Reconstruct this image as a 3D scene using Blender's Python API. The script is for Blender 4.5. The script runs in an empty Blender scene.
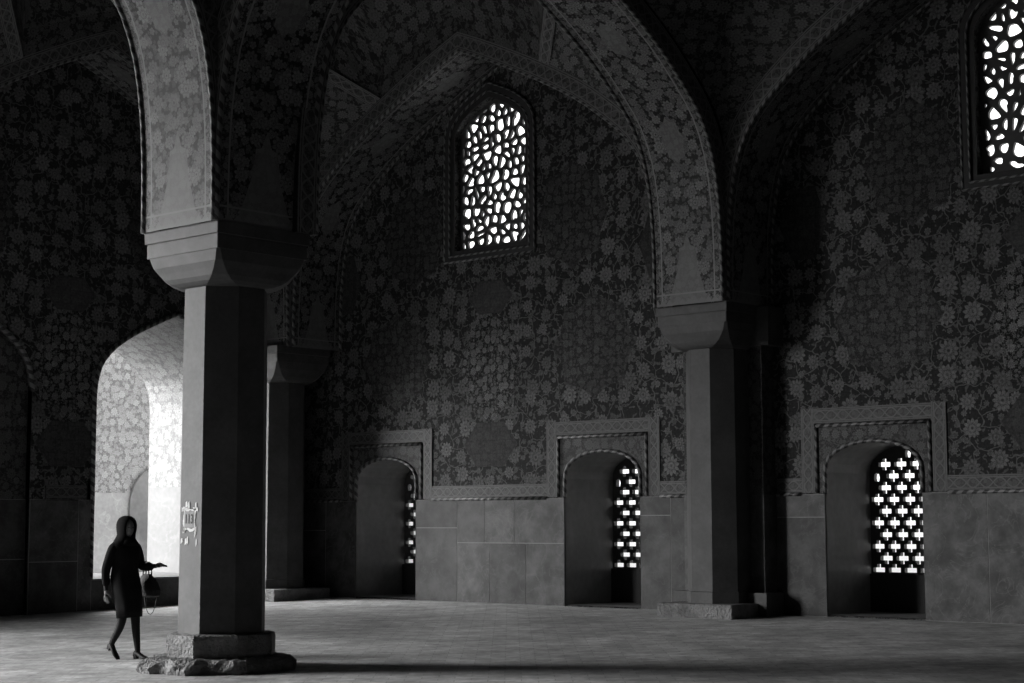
import bpy, bmesh, math, random
from mathutils import Vector, Matrix
from mathutils.geometry import delaunay_2d_cdt
PI = math.pi
COL = bpy.context.scene.collection
scn = bpy.context.scene

# ------------------------------------------------------------------ helpers
class MB:
    """collects vertices, faces and uvs, then links them as one mesh object"""
    def __init__(s): s.v=[]; s.f=[]; s.uv=[]
    def quadgrid(s, pts, uvs, flip=False, closed=False):
        n=len(s.v); R=len(pts); K=len(pts[0])
        for r in pts: s.v += [tuple(p) for p in r]
        for i in range(R-1):
            for j in range(K-1):
                a=(n+i*K+j, n+i*K+j+1, n+(i+1)*K+j+1, n+(i+1)*K+j)
                u=(uvs[i][j],uvs[i][j+1],uvs[i+1][j+1],uvs[i+1][j])
                if flip: a=a[::-1]; u=u[::-1]
                s.f.append(a); s.uv.append(u)
    def poly(s, pts, uvs=None):
        n=len(s.v); s.v += [tuple(p) for p in pts]
        s.f.append(tuple(range(n,n+len(pts))))
        s.uv.append(tuple(uvs) if uvs else tuple((p[0],p[2]) for p in pts))
    def box(s, lo, hi):
        (x0,y0,z0),(x1,y1,z1)=lo,hi
        c=[(x0,y0,z0),(x1,y0,z0),(x1,y1,z0),(x0,y1,z0),(x0,y0,z1),(x1,y0,z1),(x1,y1,z1),(x0,y1,z1)]
        for q in ((0,3,2,1),(4,5,6,7),(0,1,5,4),(2,3,7,6),(1,2,6,5),(3,0,4,7)):
            P=[c[i] for i in q]
            ax=[len(set(round(p[k],6) for p in P))==1 for k in range(3)]
            if ax[0]: u=[(p[1],p[2]) for p in P]
            elif ax[1]: u=[(p[0],p[2]) for p in P]
            else: u=[(p[0],p[1]) for p in P]
            s.poly(P,u)
    def rings(s, rings, cap=True):
        """closed rings stacked; uv = (perimeter, height)"""
        K=len(rings[0]); pts=[]; uvs=[]; h=0; prev=None
        for r in rings:
            r=[Vector(p) for p in r]
            if prev is not None: h+=(r[0]-prev[0]).length
            d=0; u=[]
            for j in range(K+1):
                u.append((d,h)); d+=(r[(j+1)%K]-r[j%K]).length
            pts.append(r+[r[0]]); uvs.append(u); prev=r
        s.quadgrid(pts,uvs)
        if cap:
            s.poly(list(reversed(rings[0])),[(p[0],p[1]) for p in reversed(rings[0])])
            s.poly(rings[-1],[(p[0],p[1]) for p in rings[-1]])
    def tube(s, path, r, k=8, closed=False, radii=None):
        path=[Vector(p) for p in path]; n=len(path); rows=[]; uvs=[]; d=0; up=None
        for i,p in enumerate(path):
            t=(path[min(i+1,n-1)]-path[max(i-1,0)]).normalized()
            if up is None:
                a=Vector((0,0,1)) if abs(t.z)<.9 else Vector((1,0,0)); up=t.cross(a).normalized()
            else: up=(up-t*up.dot(t)).normalized()
            w=t.cross(up); rr=radii[i] if radii else r
            if i: d+=(p-path[i-1]).length
            rows.append([p+(up*math.cos(2*PI*j/k)+w*math.sin(2*PI*j/k))*rr for j in range(k+1)])
            uvs.append([(j/k,d) for j in range(k+1)])
        s.quadgrid(rows,uvs)
        s.poly([tuple(q) for q in rows[0][:-1]][::-1],[(0,0)]*k); s.poly([tuple(q) for q in rows[-1][:-1]],[(0,0)]*k)
    def build(s, name, mat, parent=None, smooth=False, weld=True):
        me=bpy.data.meshes.new(name); me.from_pydata([tuple(map(float,p)) for p in s.v],[],s.f)
        ul=me.uv_layers.new(name='UVMap'); k=0
        flat=[]
        for u in s.uv:
            for q in u: flat += [float(q[0]),float(q[1])]
        ul.data.foreach_set('uv',flat)
        if weld:
            bm=bmesh.new(); bm.from_mesh(me); bmesh.ops.remove_doubles(bm,verts=bm.verts,dist=1e-4); bmesh.ops.recalc_face_normals(bm,faces=bm.faces); bm.to_mesh(me); bm.free()
        if smooth: me.polygons.foreach_set('use_smooth',[True]*len(me.polygons))
        me.materials.append(mat)
        o=bpy.data.objects.new(name,me); COL.objects.link(o)
        if parent: o.parent=parent
        return o

def tag(o,label=None,cat=None,group=None,kind=None):
    if label: o['label']=label
    if cat: o['category']=cat
    if group: o['group']=group
    if kind: o['kind']=kind
    return o
def empty(name,loc=(0,0,0),rz=0):
    o=bpy.data.objects.new(name,None); COL.objects.link(o); o.location=loc; o.rotation_euler=(0,0,rz); o.empty_display_size=.2
    return o
def part(name,mb,mat,parent,**k):
    """mesh given in world coordinates, parented under an unrotated empty"""
    o=mb.build(name,mat,None,**k); o.parent=parent
    if parent is not None and parent.type=='EMPTY':
        l=parent.location
        for v in o.data.vertices: v.co-=l
    elif parent is not None and parent.parent is not None and parent.parent.type=='EMPTY':
        l=parent.parent.location
        for v in o.data.vertices: v.co-=l
    return o

def plate(outer, holes, y0, y1, axis='y', uvshift=(0,0), mb=None):
    """flat slab between y0 and y1 with the outline `outer` and `holes` (2D, horizontal coordinate and z)."""
    mb=mb or MB(); pts=[];ed=[]
    for h in [outer]+list(holes):
        n=len(pts); ed.append([n+i for i in range(len(h))]); pts+= [Vector(p) for p in h]
    v,e,f,_,_,_=delaunay_2d_cdt(pts,[],ed,2,1e-6)
    def P(q,y): return (q[0],y,q[1]) if axis=='y' else (y,q[0],q[1])
    for y in (y0,y1):
        n=len(mb.v); mb.v+=[P(q,y) for q in v]
        for t in f:
            mb.f.append(tuple(n+i for i in t)); mb.uv.append(tuple((v[i][0]+uvshift[0],v[i][1]+uvshift[1]) for i in t))
    for loop in [outer]+list(holes):
        L=list(loop)+[loop[0]]; d=0
        pa=[P(q,y0) for q in L]; pb=[P(q,y1) for q in L]; ua=[];ub=[]
        for i,q in enumerate(L):
            if i: d+=(Vector(q)-Vector(L[i-1])).length
            ua.append((d,0)); ub.append((d,abs(y1-y0)))
        mb.quadgrid([pa,pb],[ua,ub])
    return mb

# ------------------------------------------------------------------ materials
KA=.6      # darkens every base colour, to weaken bounced light and deepen shade
class NT:
    def __init__(s,name):
        m=bpy.data.materials.new(name); m.use_nodes=True; s.m=m; s.t=m.node_tree; s.t.nodes.clear()
    def n(s,typ,**kw):
        nd=s.t.nodes.new(typ)
        for k,v in kw.items():
            if k=='ins':
                for a,b in v.items():
                    i=nd.inputs[a]
                    if isinstance(b,bpy.types.NodeSocket): s.t.links.new(b,i)
                    else: i.default_value=b
            else: setattr(nd,k,v)
        return nd
    def math(s,op,a,b=None,c=None,clamp=False):
        nd=s.t.nodes.new('ShaderNodeMath'); nd.operation=op; nd.use_clamp=clamp
        for i,x in enumerate((a,b,c)):
            if x is None: continue
            if isinstance(x,(int,float)): nd.inputs[i].default_value=x
            else: s.t.links.new(x,nd.inputs[i])
        return nd.outputs[0]
    def step(s,x,lo,hi):      # smoothstep x from lo to hi
        nd=s.n('ShaderNodeMapRange',interpolation_type='SMOOTHSTEP',ins={0:x,1:lo,2:hi}); nd.inputs[3].default_value=0; nd.inputs[4].default_value=1
        return nd.outputs[0]
    def uv(s): return s.n('ShaderNodeUVMap').outputs[0]
    def mixv(s,f,a,b):
        nd=s.n('ShaderNodeMix',data_type='FLOAT')
        for i,x in ((0,f),(2,a),(3,b)):
            if isinstance(x,(int,float)): nd.inputs[i].default_value=x
            else: s.t.links.new(x,nd.inputs[i])
        return nd.outputs[0]
    def finish(s,val,rough=.6,bump=None,bd=.01,spec=.3,bstr=.5):
        val=s.math('MULTIPLY',val,KA); c=s.n('ShaderNodeCombineColor',ins={0:val,1:val,2:val})
        b=s.n('ShaderNodeBsdfPrincipled',ins={'Base Color':c.outputs[0],'Roughness':rough,'Specular IOR Level':spec})
        if bump is not None:
            bn=s.n('ShaderNodeBump',ins={'Strength':bstr,'Distance':bd,'Height':bump}); s.t.links.new(bn.outputs[0],b.inputs['Normal'])
        o=s.n('ShaderNodeOutputMaterial'); s.t.links.new(b.outputs[0],o.inputs[0])
        return s.m

def xy(N,vec):
    sp=N.n('ShaderNodeSeparateXYZ',ins={0:vec}); return sp.outputs[0],sp.outputs[1]
def warp(N,uv,scale,amt):
    no=N.n('ShaderNodeTexNoise',noise_dimensions='2D',ins={'Vector':uv,'Scale':scale,'Detail':1.0})
    v=N.n('ShaderNodeVectorMath',operation='SUBTRACT',ins={0:no.outputs['Color'],1:(.5,.5,.5)})
    v2=N.n('ShaderNodeVectorMath',operation='MULTIPLY_ADD',ins={0:v.outputs[0],1:(amt,amt,0),2:uv})
    return v2.outputs[0]
def flowers(N,uv,scale,petals,R,rand=.65,keep=1.0):
    """rosettes with petals, one per cell: returns 0..1"""
    vo=N.n('ShaderNodeTexVoronoi',voronoi_dimensions='2D',feature='F1',ins={'Vector':uv,'Scale':scale,'Randomness':rand})
    dv=N.n('ShaderNodeVectorMath',operation='SUBTRACT',ins={0:uv,1:vo.outputs['Position']})
    x,y=xy(N,dv.outputs[0]); ang=N.math('ARCTAN2',y,x); d=vo.outputs['Distance']
    cr,cg,_2=[N.n('ShaderNodeSeparateColor',ins={0:vo.outputs['Color']}).outputs[i] for i in range(3)]
    size=N.math('MULTIPLY_ADD',cr,R*.5,R*.7)
    pet=N.math('MULTIPLY_ADD',N.math('SINE',N.math('MULTIPLY_ADD',ang,petals,N.math('MULTIPLY',cr,6.28))),.13,1.0)
    rr=N.math('DIVIDE',d,N.math('MULTIPLY',size,pet))          # 1 at the flower's rim
    body=N.math('SUBTRACT',1.0,N.step(rr,.92,1.04))
    ring=N.math('MULTIPLY',N.step(rr,.36,.44),N.math('SUBTRACT',1.0,N.step(rr,.50,.58)))
    ray=N.math('MULTIPLY',N.step(rr,.55,.65),N.step(N.math('SINE',N.math('MULTIPLY_ADD',ang,petals,N.math('MULTIPLY_ADD',cr,6.28,PI))),.7,.95))
    eye=N.math('SUBTRACT',1.0,N.step(rr,.12,.2))
    cut=N.math('MAXIMUM',N.math('MAXIMUM',N.math('MULTIPLY',ring,.6),N.math('MULTIPLY',ray,.6)),N.math('MULTIPLY',eye,.8))
    out=N.math('MULTIPLY',body,N.math('SUBTRACT',1.0,cut)); out=N.math('MULTIPLY',out,N.math('MULTIPLY_ADD',cg,.45,.62))
    if keep<1:
        out=N.math('MULTIPLY',out,N.math('LESS_THAN',cr,keep))
    return out
def speck(N,uv,scale,amt):
    n=N.n('ShaderNodeTexNoise',noise_dimensions='2D',ins={'Vector':uv,'Scale':scale,'Detail':2.0,'Roughness':.7}).outputs[0]
    return N.math('MULTIPLY_ADD',N.math('SUBTRACT',n,.5),amt*2.6,1.0,clamp=False)
def pebbles(N,uv,scale,lo,hi):
    """pale blossoms and leaves packed tightly, dark glaze showing between them"""
    off=N.n('ShaderNodeVectorMath',operation='ADD',ins={0:uv,1:(7.7,1.3,0)}).outputs[0]
    f1=flowers(N,uv,scale*.55,8,.38,.8,1.0)
    f2=flowers(N,off,scale*1.05,5,.40,.9,1.0)
    f3=flowers(N,uv,scale*2.1,4,.42,1.0,.8)
    v=N.math('MAXIMUM',f1,N.math('MULTIPLY',f2,.78)); v=N.math('MAXIMUM',v,N.math('MULTIPLY',f3,.45))
    return N.math('MULTIPLY',N.mixv(v,lo,hi),speck(N,uv,scale*4.5,.35))
def vines(N,uv,scale,w):
    vo=N.n('ShaderNodeTexVoronoi',voronoi_dimensions='2D',feature='DISTANCE_TO_EDGE',ins={'Vector':uv,'Scale':scale,'Randomness':1.0})
    return N.math('SUBTRACT',1.0,N.step(vo.outputs['Distance'],w*.5,w))
def floral(N,uv,big=1.55,R=.33):
    """tile-painter's garden: large blossoms, small blossoms, leaves and curling stems"""
    f1=flowers(N,uv,big,11,R)
    off=N.n('ShaderNodeVectorMath',operation='ADD',ins={0:uv,1:(3.17,8.41,0)}).outputs[0]
    f2=flowers(N,off,big*2.3,7,R*.95,.8,.75)
    wv=warp(N,uv,big*1.7,.22)
    v=vines(N,wv,big*1.25,.035)
    no=N.n('ShaderNodeTexNoise',noise_dimensions='2D',ins={'Vector':warp(N,off,big*2,.15),'Scale':big*5.5,'Detail':1.0})
    lf=N.step(no.outputs[0],.60,.64)
    g=N.math('MAXIMUM',N.math('MULTIPLY',lf,.5),N.math('MULTIPLY',v,.65))
    g=N.math('MAXIMUM',g,N.math('MULTIPLY',f2,.8))
    # a dark gap around every large blossom
    return N.math('MAXIMUM',g,f1)
def joints(N,uv,w,h,t):
    """tile seams: thin lines of a square grid"""
    x,y=xy(N,uv)
    a=N.math('PINGPONG',x,w/2); b=N.math('PINGPONG',y,h/2)
    return N.math('SUBTRACT',1.0,N.math('MINIMUM',N.step(a,t*.4,t),N.step(b,t*.4,t)))
def ell(N,x,y,cx,cy,rx,ry,lobes=0):
    dx=N.math('DIVIDE',N.math('SUBTRACT',x,cx),rx); dy=N.math('DIVIDE',N.math('SUBTRACT',y,cy),ry)
    d=N.math('SQRT',N.math('ADD',N.math('MULTIPLY',dx,dx),N.math('MULTIPLY',dy,dy)))
    if lobes:
        a=N.math('ARCTAN2',dy,dx); d=N.math('MULTIPLY',d,N.math('MULTIPLY_ADD',N.math('ABSOLUTE',N.math('SINE',N.math('MULTIPLY',a,lobes/2))),.16,.92))
    return d

def mat_wall():
    N=NT('wall_tile_floral'); uv=N.uv(); x,y=xy(N,uv)
    fl=floral(N,uv,2.45,.31)
    # large cartouches, mirrored about each bay's axis (uv.x is measured from the axis)
    ax=N.math('ABSOLUTE',x)
    fine=floral(N,uv,6.0,.36)
    val=N.mixv(fl,.036,.215)
    val=N.math('MULTIPLY',val,1.0)
    for (cx,cy,rx,ry,lo,hi,lob) in ((0,4.15,.72,1.0,.02,.28,8),(2.35,4.35,.85,.85,.045,.15,8),(0,5.35,.5,.32,.075,.10,6),(1.9,6.6,.75,.9,.035,.13,8),(0,2.75,.6,.42,.06,.10,6),(3.75,5.9,.4,.6,.05,.09,6)):
        d=ell(N,ax,y,cx,cy,rx,ry,lob)
        m=N.math('SUBTRACT',1.0,N.step(d,.97,1.0))
        inn=N.mixv(fine,lo,hi)
        rim=N.math('MULTIPLY',N.step(d,.88,.91),N.math('SUBTRACT',1.0,N.step(d,.93,.96)))
        inn=N.mixv(N.math('MULTIPLY',rim,.4),inn,.05)
        val=N.mixv(m,val,inn)
    val=N.math('MULTIPLY',val,speck(N,uv,24.0,.45))
    no=N.n('ShaderNodeTexNoise',ins={'Vector':uv,'Scale':.9,'Detail':5.0}).outputs[0]
    val=N.math('MULTIPLY',val,N.math('MULTIPLY_ADD',no,.9,.55))
    j=joints(N,uv,.235,.235,.007); val=N.math('MULTIPLY',val,N.math('MULTIPLY_ADD',j,-.25,1.0))
    return N.finish(val,.7,spec=.08)
def mat_arch(name,lo,hi,w):
    """soffit tiles: uv.x runs across the soffit (0..w), uv.y along it"""
    N=NT(name); uv=N.uv(); x,y=xy(N,uv)
    e=N.math('MINIMUM',x,N.math('SUBTRACT',w,x))
    cx=N.math('ABSOLUTE',N.math('SUBTRACT',x,w/2))
    val=pebbles(N,uv,8.0,lo,hi)
    # cartouches down the middle, one every 1.9 m
    yy=N.math('SUBTRACT',N.math('MODULO',N.math('ADD',y,.35),1.9),.95)
    fine=floral(N,uv,7.5,.36)
    d=ell(N,cx,yy,0,0,.19,.34,8); m=N.math('SUBTRACT',1.0,N.step(d,.97,1.02))
    val=N.mixv(m,val,N.mixv(fine,hi*.62,hi*.95))
    og=N.math('MULTIPLY',N.math('LESS_THAN',cx,N.math('MULTIPLY_ADD',y,-.34,.37)),N.math('GREATER_THAN',cx,-1.0)); val=N.mixv(og,val,N.mixv(fine,hi*.7,hi*.92))
    small=floral(N,uv,9.0,.38)
    b=N.math('SUBTRACT',1.0,N.step(e,.150,.156)); val=N.mixv(b,val,N.mixv(small,lo*1.4,hi*.95))
    for c in (.04,.165):
        l=N.math('LESS_THAN',N.math('ABSOLUTE',N.math('SUBTRACT',e,c)),.011); val=N.mixv(l,val,hi*1.15)
    yb=N.math('LESS_THAN',N.math('ABSOLUTE',N.math('SUBTRACT',y,.17)),.011); val=N.mixv(yb,val,hi*1.1)
    # zigzag along the foot
    zz=N.math('LESS_THAN',y,N.math('MULTIPLY_ADD',N.math('PINGPONG',x,.06),1.1,.03)); val=N.mixv(zz,val,hi*.9)
    no=N.n('ShaderNodeTexNoise',ins={'Vector':uv,'Scale':1.2,'Detail':5.0}).outputs[0]
    val=N.math('MULTIPLY',val,N.math('MULTIPLY_ADD',no,.6,.7))
    return N.finish(val,.6,spec=.2)
def mat_field(name,scale,lo,hi,R=.38):
    N=NT(name); uv=N.uv(); fl=floral(N,uv,scale,R); val=N.mixv(fl,lo,hi)
    no=N.n('ShaderNodeTexNoise',ins={'Vector':uv,'Scale':.9,'Detail':4.0}).outputs[0]
    val=N.math('MULTIPLY',val,N.math('MULTIPLY_ADD',no,.6,.7))
    return N.finish(val,.6,spec=.2)
def mat_pebble(name,scale,lo,hi):
    N=NT(name); uv=N.uv(); return N.finish(pebbles(N,uv,scale,lo,hi),.6,spec=.2)
def mat_band(name,lo,hi,w):
    """narrow border: uv.x across 0..w, uv.y along; interlaced diamonds and two fillets"""
    N=NT(name); uv=N.uv(); x,y=xy(N,uv)
    c=N.math('ABSOLUTE',N.math('SUBTRACT',x,w/2))
    wave=N.math('MULTIPLY',N.math('ABSOLUTE',N.math('SINE',N.math('MULTIPLY',y,PI/.2))),w*.30)
    line=N.math('LESS_THAN',N.math('ABSOLUTE',N.math('SUBTRACT',c,wave)),w*.055)
    st=floral(N,uv,11.0,.4)
    val=N.mixv(N.math('MULTIPLY',st,.8),lo,hi); val=N.mixv(line,val,hi*1.05)
    for q in (.06,.17):
        l=N.math('LESS_THAN',N.math('ABSOLUTE',N.math('SUBTRACT',N.math('SUBTRACT',w/2,c),w*q)),w*.028); val=N.mixv(l,val,hi*1.2)
    return N.finish(val,.55,spec=.25)
def mat_rope():
    N=NT('cable_moulding_tile'); x,y=xy(N,N.uv())
    s=N.math('SINE',N.math('MULTIPLY_ADD',y,2*PI/.155,N.math('MULTIPLY',x,2*PI)))
    val=N.mixv(N.step(s,-.25,.1),.035,.23)
    return N.finish(val,.45,bump=s,bd=.008,spec=.35)
def mat_stone(name,lo,hi,scale=2.2,bd=.004,veins=True,rough=.6,bstr=.4):
    N=NT(name); tc=N.n('ShaderNodeTexCoord').outputs['Object']
    a=N.n('ShaderNodeTexNoise',ins={'Vector':tc,'Scale':scale,'Detail':8.0,'Roughness':.62}).outputs[0]
    b=N.n('ShaderNodeTexNoise',ins={'Vector':tc,'Scale':scale*9,'Detail':4.0}).outputs[0]
    f=N.step(a,.3,.72); val=N.mixv(f,lo,hi)
    if veins:
        c=N.n('ShaderNodeTexNoise',ins={'Vector':tc,'Scale':scale*.8,'Detail':6.0,'Distortion':1.6}).outputs[0]
        v=N.math('SUBTRACT',1.0,N.step(N.math('ABSOLUTE',N.math('SUBTRACT',c,.5)),.0,.02)); val=N.mixv(N.math('MULTIPLY',v,.45),val,hi*1.25)
    val=N.math('MULTIPLY',val,N.math('MULTIPLY_ADD',b,.5,.75))
    at=N.n('ShaderNodeAttribute',attribute_name='shade').outputs['Fac']
    val=N.math('MULTIPLY',val,N.math('ADD',at,1.0))
    return N.finish(val,rough,bump=b,bd=bd,spec=.3,bstr=bstr)
def mat_plain(name,v,rough=.7,spec=.3,bump=None):
    N=NT(name); tc=N.n('ShaderNodeTexCoord').outputs['Object']
    b=N.n('ShaderNodeTexNoise',ins={'Vector':tc,'Scale':14.0,'Detail':4.0}).outputs[0]
    val=N.math('MULTIPLY',N.math('MULTIPLY_ADD',b,.5,.75),v)
    return N.finish(val,rough,bump=b if bump else None,bd=bump or 0,spec=spec)
def mat_floor():
    N=NT('worn_brick_floor'); tc=N.n('ShaderNodeTexCoord').outputs['Object']
    mp=N.n('ShaderNodeMapping',ins={'Vector':tc,'Rotation':(0,0,math.radians(-42))}).outputs[0]
    br=N.n('ShaderNodeTexBrick',offset=.5,ins={'Vector':mp,'Scale':1.0,'Color1':(.62,.62,.62,1),'Color2':(.84,.84,.84,1),'Mortar':(.5,.5,.5,1),'Mortar Size':.006,'Brick Width':.34,'Row Height':.17,'Bias':0.0})
    bw=N.n('ShaderNodeRGBToBW',ins={0:br.outputs['Color']}).outputs[0]
    a=N.n('ShaderNodeTexNoise',ins={'Vector':mp,'Scale':.55,'Detail':6.0,'Roughness':.65}).outputs[0]
    c=N.n('ShaderNodeTexNoise',ins={'Vector':mp,'Scale':3.3,'Detail':5.0}).outputs[0]
    val=N.math('MULTIPLY',bw,N.math('MULTIPLY_ADD',N.step(a,.3,.7),.5,.72))
    c9=N.n('ShaderNodeTexNoise',ins={'Vector':mp,'Scale':9.0,'Detail':4.0,'Roughness':.7}).outputs[0]
    val=N.math('MULTIPLY',val,N.math('MULTIPLY_ADD',c,1.1,.45)); val=N.math('MULTIPLY',val,N.math('MULTIPLY_ADD',c9,1.3,.35))
    h=N.math('ADD',N.math('MULTIPLY',br.outputs['Fac'],-1.0),N.math('MULTIPLY',c,1.2))
    return N.finish(val,.62,bump=h,bd=.012,spec=.3,bstr=.8)

M={}
M['wall']=mat_wall()
M['arch']=mat_arch('soffit_tile',.016,.28,1.3)
M['vault']=mat_field('vault_tile_floral',4.0,.03,.22,.38)
M['vault2']=mat_field('vault_shell_tile',3.0,.025,.17,.38)
M['span']=mat_field('spandrel_tile',5.0,.03,.15)
M['band']=mat_band('interlace_border_tile',.028,.12,.23)
M['archband']=mat_band('archivolt_border_tile',.035,.19,.30)
M['rope']=mat_rope()
M['dado']=mat_stone('dado_marble',.045,.165,2.6)
M['mortar']=mat_plain('joint_mortar',.36)
M['pillar']=mat_stone('pillar_limestone',.075,.125,2.3,veins=False)
M['rough']=mat_stone('broken_rough_stone',.16,.40,3.5,bd=.05,veins=False,bstr=1.0)
M['reveal']=mat_stone('smooth_reveal_plaster',.24,.36,1.0,veins=False)
M['grille']=mat_plain('ceramic_grille',.10)
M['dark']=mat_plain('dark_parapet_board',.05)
M['floor']=mat_floor()
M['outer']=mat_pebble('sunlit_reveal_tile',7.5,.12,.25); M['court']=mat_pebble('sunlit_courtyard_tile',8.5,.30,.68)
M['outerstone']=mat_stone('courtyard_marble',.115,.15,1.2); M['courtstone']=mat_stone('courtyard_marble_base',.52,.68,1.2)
M['earth']=mat_plain('courtyard_paving',.8)  # coloured pale in place of sunlight, to bounce light into the archway
M['plain']=mat_field('plain_far_tile',1.6,.015,.03)  # near-black on surfaces out of view, so the hall's shade stays deep
M['cloth']=mat_plain('black_wool',.010,.9,.1)
M['scarf']=mat_plain('black_scarf',.008,.9,.1)
M['skin']=mat_plain('skin',.26,.6,.2)
M['tights']=mat_plain('dark_tights',.014,.7,.2)
M['leather']=mat_plain('black_leather',.012,.6,.25)
M['white']=mat_plain('white_wash_paint',1.0)
M['ink']=mat_plain('black_numerals',.02)

# ------------------------------------------------------------------ shared profiles
ZS=4.65
_o=[(4.05,4.65),(4.045,5.2),(4.03,5.7),(3.98,6.2),(3.89,6.66),(3.74,7.06),(3.50,7.42),(3.14,7.74),(2.62,8.15),(2.04,8.50),(1.45,8.82),(.9,9.09),(.4,9.33),(0,9.50)]
def smooth(pts,n=2):
    for _ in range(n):
        q=[pts[0]]
        for a,b in zip(pts[:-1],pts[1:]):
            q.append((a[0]*.75+b[0]*.25,a[1]*.75+b[1]*.25)); q.append((a[0]*.25+b[0]*.75,a[1]*.25+b[1]*.75))
        q.append(pts[-1]); pts=q
    return pts
PROF=smooth(_o,1)
def half(hw,off=0.0):
    """half profile from the spring to the crown, moved outward by `off`"""
    p=[(a*hw/4.05,b) for a,b in PROF]; out=[]
    for i,(a,b) in enumerate(p):
        i0,i1=max(i-1,0),min(i+1,len(p)-1)
        dx,dz=p[i1][0]-p[i0][0],p[i1][1]-p[i0][1]; l=math.hypot(dx,dz)
        nx,nz=dz/l,-dx/l
        if i==0: nx,nz=1,0
        q=(a+nx*off,b+nz*off)
        out.append(q)
    # crown: both sides meet on the axis
    out=[q for q in out[:-1] if q[0]>0.02]
    a,b=p[-2],p[-1]; sl=(b[1]-a[1])/(b[0]-a[0]); out.append((0,p[-1][1]+off*math.sqrt(1+sl*sl)))
    return out
def full(hw,off=0.0):
    h=half(hw,off); return [(-a,b) for a,b in h]+[(a,b) for a,b in h[-2::-1]]

def XY(axis,t,w,z): return (t,w,z) if axis=='x' else (w,t,z)
def arch(axis,c,hw,w0,w1,label,cat='arch',bandsides=(0,1),group=None):
    """pointed arch spanning along `axis`, between w0 and w1 on the other axis"""
    A=full(hw); B=[]
    ha,hb=half(hw),half(hw,.3)
    # same vertex count outside: resample by index
    def resamp(poly,n):
        L=[0]
        for p,q in zip(poly[:-1],poly[1:]): L.append(L[-1]+math.hypot(q[0]-p[0],q[1]-p[1]))
        out=[];j=0
        for k in range(n):
            t=L[-1]*k/(n-1)
            while j<len(L)-2 and L[j+1]<t: j+=1
            f=(t-L[j])/max(1e-9,L[j+1]-L[j]); p,q=poly[j],poly[j+1]; out.append((p[0]+(q[0]-p[0])*f,p[1]+(q[1]-p[1])*f))
        return out
    n=26; ha=resamp(ha,n); hb=resamp(hb,n)
    A=[(-a,b) for a,b in ha]+[(a,b) for a,b in ha[-2::-1]]; B=[(-a,b) for a,b in hb]+[(a,b) for a,b in hb[-2::-1]]
    d=[0]
    for p,q in zip(A[:-1],A[1:]): d.append(d[-1]+math.hypot(q[0]-p[0],q[1]-p[1]))
    T=d[-1]; d=[min(x,T-x) for x in d]; W=abs(w1-w0); k=1.3/W
    mb=MB()
    mb.quadgrid([[XY(axis,c+a,w0,z) for a,z in A],[XY(axis,c+a,w0+(w1-w0)*.5,z) for a,z in A],[XY(axis,c+a,w1,z) for a,z in A]],[[(0,x) for x in d],[.65,0] and [(.65,x) for x in d],[(1.3,x) for x in d]])
    o=mb.build('tiled_arch',M['arch'],smooth=False)
    tag(o,label,cat,group)
    # archivolt faces
    for i,w in enumerate((w0,w1)):
        m=MB(); s=-.012 if w==min(w0,w1) else .012
        m.quadgrid([[XY(axis,c+a,w,z) for a,z in A],[XY(axis,c+a,w,z) for a,z in B]],[[(0,x) for x in d],[(.30,x) for x in d]])
        m.build('archivolt_border',M['archband'],o)
        if i in bandsides:
            r=MB(); wi=w+(.024 if w==min(w0,w1) else -.024); r.tube([XY(axis,c+a,wi,z) for a,z in A],.030,8); r.build('cable_moulding',M['rope'],o,smooth=True)
    m=MB(); m.quadgrid([[XY(axis,c+a,w0,z) for a,z in B],[XY(axis,c+a,w1,z) for a,z in B]],[[(0,x) for x in d],[(W,x) for x in d]]); m.build('extrados',M['plain'],o)
    return o

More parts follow.
